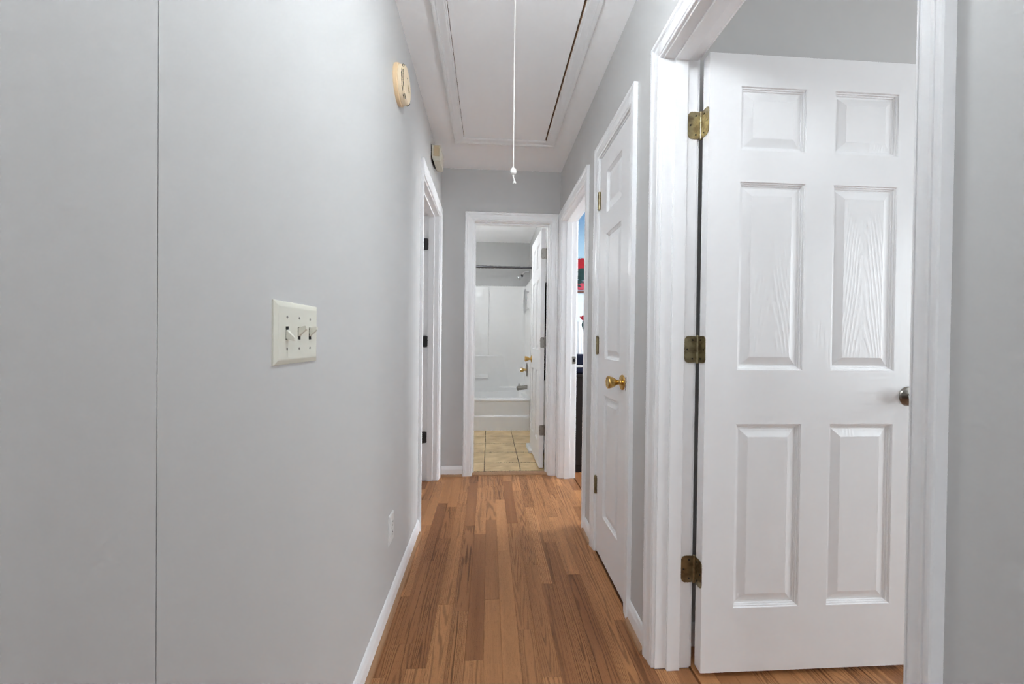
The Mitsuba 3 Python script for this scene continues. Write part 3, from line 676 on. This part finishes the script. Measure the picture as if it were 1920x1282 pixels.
t = thing('towel', 'dark towel hanging in the gap behind the bathroom door', 'towel')
yy = np.linspace(3.30, 3.86, 40)
front = [(0.9095 + 0.005 * math.sin(y * 60) + 0.003 * math.sin(y * 23), y) for y in yy]
tp = front + [(x + 0.012, y) for x, y in front[::-1]]
add('cloth', prism_poly(tp, 0.715, 1.620), 'mat_towel', t)
add('bar', tube([(0.921, 3.27, 1.628), (0.921, 3.89, 1.628)], 0.008, 10), 'mat_nickel', t, smooth=40)
for y in (3.28, 3.88): add('bracket', tube([(0.921, y, 1.628), (BX1 - 0.001, y, 1.628)], 0.009, 10), 'mat_nickel', t, smooth=40)
t = thing('bathroom_scale', 'small flat white slab on the tiles beside the bathroom door', 'scale')
add('body', to_tm(rounded(0.775, 0.935, 3.60, 3.86, 0.009, 0.040, 0.008)), 'mat_plate_white', t, smooth=40)

# ------------------------------------------------------------------ far bedroom seen through its doorway
t = thing('dresser', 'dark brown dresser just inside the far bedroom doorway', 'dresser')
dx0, dx1, dy0, dy1, dz = 1.085, 1.50, 3.085, 3.72, 0.815
add('carcass', box(dx0, dx1 - 0.02, dy0 + 0.005, dy1, 0.06, dz - 0.028, 0.003), 'mat_dresser', t)
add('top', box(dx0 - 0.004, dx1 + 0.012, dy0 - 0.008, dy1 + 0.005, dz - 0.028, dz, 0.004), 'mat_dresser', t)
add('plinth', box(dx0 + 0.02, dx1 - 0.05, dy0 + 0.02, dy1 - 0.02, 0.0, 0.06), 'mat_dresser', t)
for i in range(3):
    k = add('drawer', box(dx1 - 0.02, dx1, dy0 + 0.02, dy1 - 0.02, 0.075 + i * 0.24, 0.30 + i * 0.24, 0.003), 'mat_dresser', t)
    add('pull', lathe([(0, 0), (0.006, 0), (0.006, 0.014), (0.014, 0.02), (0.012, 0.028), (0, 0.03)], (1, 0, 0), (dx1, (dy0 + dy1) / 2, 0.19 + i * 0.24)), 'mat_nickel', k, smooth=35)
for i, (z, mat, lb) in enumerate(((0.816, 'mat_navy', 'navy folded cloth lowest on the dresser top'), (0.868, 'mat_white_cloth', 'thin white folded cloth on the navy cloth on the dresser'), (0.886, 'mat_navy', 'navy folded cloth on top of the white cloth on the dresser'))):
    t = thing('folded_cloth', lb, 'folded cloth')
    hgt = 0.050 if i == 0 else (0.016 if i == 1 else 0.085)
    add('fold', to_tm(rounded(1.105, 1.33 - 0.02 * i, 3.10 + 0.01 * i, 3.36, z, z + hgt, min(0.02, hgt / 2.2))), mat, t, smooth=40)
t = thing('vase', 'white ribbed vase with a rose on the dresser in the far bedroom', 'vase')
vp = [(0, 0.0), (0.046, 0.0), (0.056, 0.05), (0.064, 0.15), (0.060, 0.26), (0.050, 0.34), (0.045, 0.40), (0.056, 0.445), (0.050, 0.443), (0.038, 0.40), (0, 0.33)]
vm = lathe(vp, origin=(0, 0, 0), n=48)
an = np.arctan2(vm.vertices[:, 1], vm.vertices[:, 0]); vm.vertices[:, :2] *= (1 + 0.05 * np.cos(an * 12))[:, None]; vm.apply_translation([1.20, 3.46, 0.8155])
add('body', vm, 'mat_white_cloth', t, smooth=40)
def rose(cx, cy, cz, r, mat, parent, flat=1.0):
    ms = []
    for k, (n, rr, up) in enumerate(((3, 0.35, 0.25), (5, 0.62, 0.1), (7, 0.95, -0.1))):
        for i in range(n):
            a = 2 * math.pi * (i / n) + 0.5 * k
            s = trimesh.creation.icosphere(2, r * (0.45 + 0.12 * k)); s.apply_scale([0.85, 0.28, 0.95])
            s.apply_transform(trimesh.transformations.rotation_matrix(0.35 + 0.25 * k, [1, 0, 0])); s.apply_transform(trimesh.transformations.rotation_matrix(a, [0, 0, 1]))
            s.apply_translation([rr * r * 0.7 * math.sin(a), -rr * r * 0.7 * math.cos(a), up * r]); ms.append(s)
    m = join(ms); m.vertices[:, 1] *= flat; m.apply_translation([cx, cy, cz])
    return add('bloom', m, mat, parent, smooth=True)
def leaf(c, d, ln, wd, mat, parent, nrm=(0, -1, 0)):
    d = np.array(d, float); d /= np.linalg.norm(d); nrm = np.array(nrm, float); s = np.cross(d, nrm); s /= np.linalg.norm(s)
    top = []; 
    tt = np.linspace(0, 1, 9); w = wd * np.sin(np.pi * tt ** 0.8) + 0.0004
    mid = [np.array(c) + d * ln * q + nrm * 0.012 * math.sin(math.pi * q) for q in tt]
    v = np.array([m_ - s * w_ for m_, w_ in zip(mid, w)] + [m_ + nrm * 0.003 for m_ in mid] + [m_ + s * w_ for m_, w_ in zip(mid, w)] + [m_ - nrm * 0.0025 for m_ in mid])
    n = 9; f = []
    for r0, r1 in ((0, 1), (1, 2), (2, 3), (3, 0)):
        for i in range(n - 1): a_, b_ = r0 * n + i, r1 * n + i; f += [(a_, b_, b_ + 1), (a_, b_ + 1, a_ + 1)]
    return add('leaf', trimesh.Trimesh(v, np.array(f), process=False), mat, parent)
t = thing('artificial_rose', 'red artificial rose with dark leaves standing in the white vase', 'flower')
rose(1.258, 3.40, 1.292, 0.045, 'mat_red', t)
add('stem', tube([(1.205, 3.46, 1.16), (1.225, 3.44, 1.25), (1.255, 3.41, 1.275)], 0.004, 8), 'mat_leaf', t, smooth=40)
leaf((1.225, 3.37, 1.262), (0.35, 0, -1), 0.12, 0.026, 'mat_leaf', t); leaf((1.245, 3.36, 1.17), (0.15, 0, -1), 0.13, 0.022, 'mat_leaf', t)

t = thing('wall_picture', 'large picture of red roses under a blue sky on the far bedroom wall', 'picture')
py = B2Y1
add('canvas', box(1.085, 2.0, py - 0.022, py - 0.0005, 1.56, 2.41, 0.002), 'mat_sky_print', t)
add('brown_edge', box(1.085, 2.0, py - 0.026, py - 0.021, 1.56, 1.578, 0.001), 'mat_brown_edge', t)
for i, (x, z, r, mat) in enumerate(((1.30, 1.835, 0.100, 'mat_red'), (1.290, 1.628, 0.075, 'mat_pink'), (1.62, 1.80, 0.09, 'mat_red'), (1.75, 1.66, 0.07, 'mat_pink'), (1.48, 1.70, 0.06, 'mat_red'))):
    rose(x, py - 0.030, z, r, mat, t, 0.22)
for (x, z, a, ln) in ((1.235, 1.76, 0.1, 0.13), (1.25, 1.70, 0.35, 0.12), (1.22, 1.66, -0.2, 0.12), (1.30, 1.74, -0.4, 0.12), (1.27, 1.80, -0.9, 0.11), (1.42, 1.78, 0.6, 0.13), (1.55, 1.72, 2.0, 0.14), (1.70, 1.74, 0.3, 0.14), (1.24, 1.72, 0.7, 0.12)):
    leaf((x, py - 0.034, z), (math.cos(a), 0, math.sin(a)), ln, 0.035, 'mat_leaf', t)

# ------------------------------------------------------------------ lamps
for (nm, x, y, z, r, drop, rad, lb) in LAMPS:
    t = thing(nm, lb, 'ceiling light')
    add('base', lathe([(0, 0), (0.065, 0), (0.065, -0.012), (0.045, -0.026), (0.016, -0.030), (0.014, -drop), (0, -drop)], origin=(x, y, z - 0.0005)), 'mat_lamp_base', t, smooth=35)
    g = trimesh.creation.icosphere(2, r); g.apply_translation([x, y, z - drop - r * 0.98])
    add('globe', g, 'mat_lamp_base', t, smooth=True, emitter={'type': 'area', 'radiance': rgb(rad)})

for (n, axis, c, a0, a1, z0, z1, rad, lb) in WINDOWS:
    t = thing(f'window_{n}', lb, None, None, 'structure')
    d = -0.03 if axis == 'x' else 0.03
    def bb(p0, p1, q0, q1, e0, e1): return box(c + e0, c + e1, p0, p1, q0, q1) if axis == 'x' else box(p0, p1, c + e0, c + e1, q0, q1)
    for (p0, p1, q0, q1) in ((a0 - .06, a0, z0 - .06, z1 + .06), (a1, a1 + .06, z0 - .06, z1 + .06), (a0, a1, z0 - .06, z0), (a0, a1, z1, z1 + .06)):
        add('frame', bb(p0, p1, q0, q1, 0, d), 'mat_trim', t)
    e = d * 0.3
    pv = [(c + e, a0, z0), (c + e, a1, z0), (c + e, a1, z1), (c + e, a0, z1)] if axis == 'x' else [(a0, c + e, z0), (a1, c + e, z0), (a1, c + e, z1), (a0, c + e, z1)]
    pm = trimesh.Trimesh(np.array(pv, float), np.array([(0, 1, 2), (0, 2, 3)]), process=False)
    if pm.face_normals[0][0 if axis == 'x' else 1] * d < 0: pm.invert()
    add('pane', pm, 'mat_lamp_base', t, emitter={'type': 'area', 'radiance': rgb(rad)})
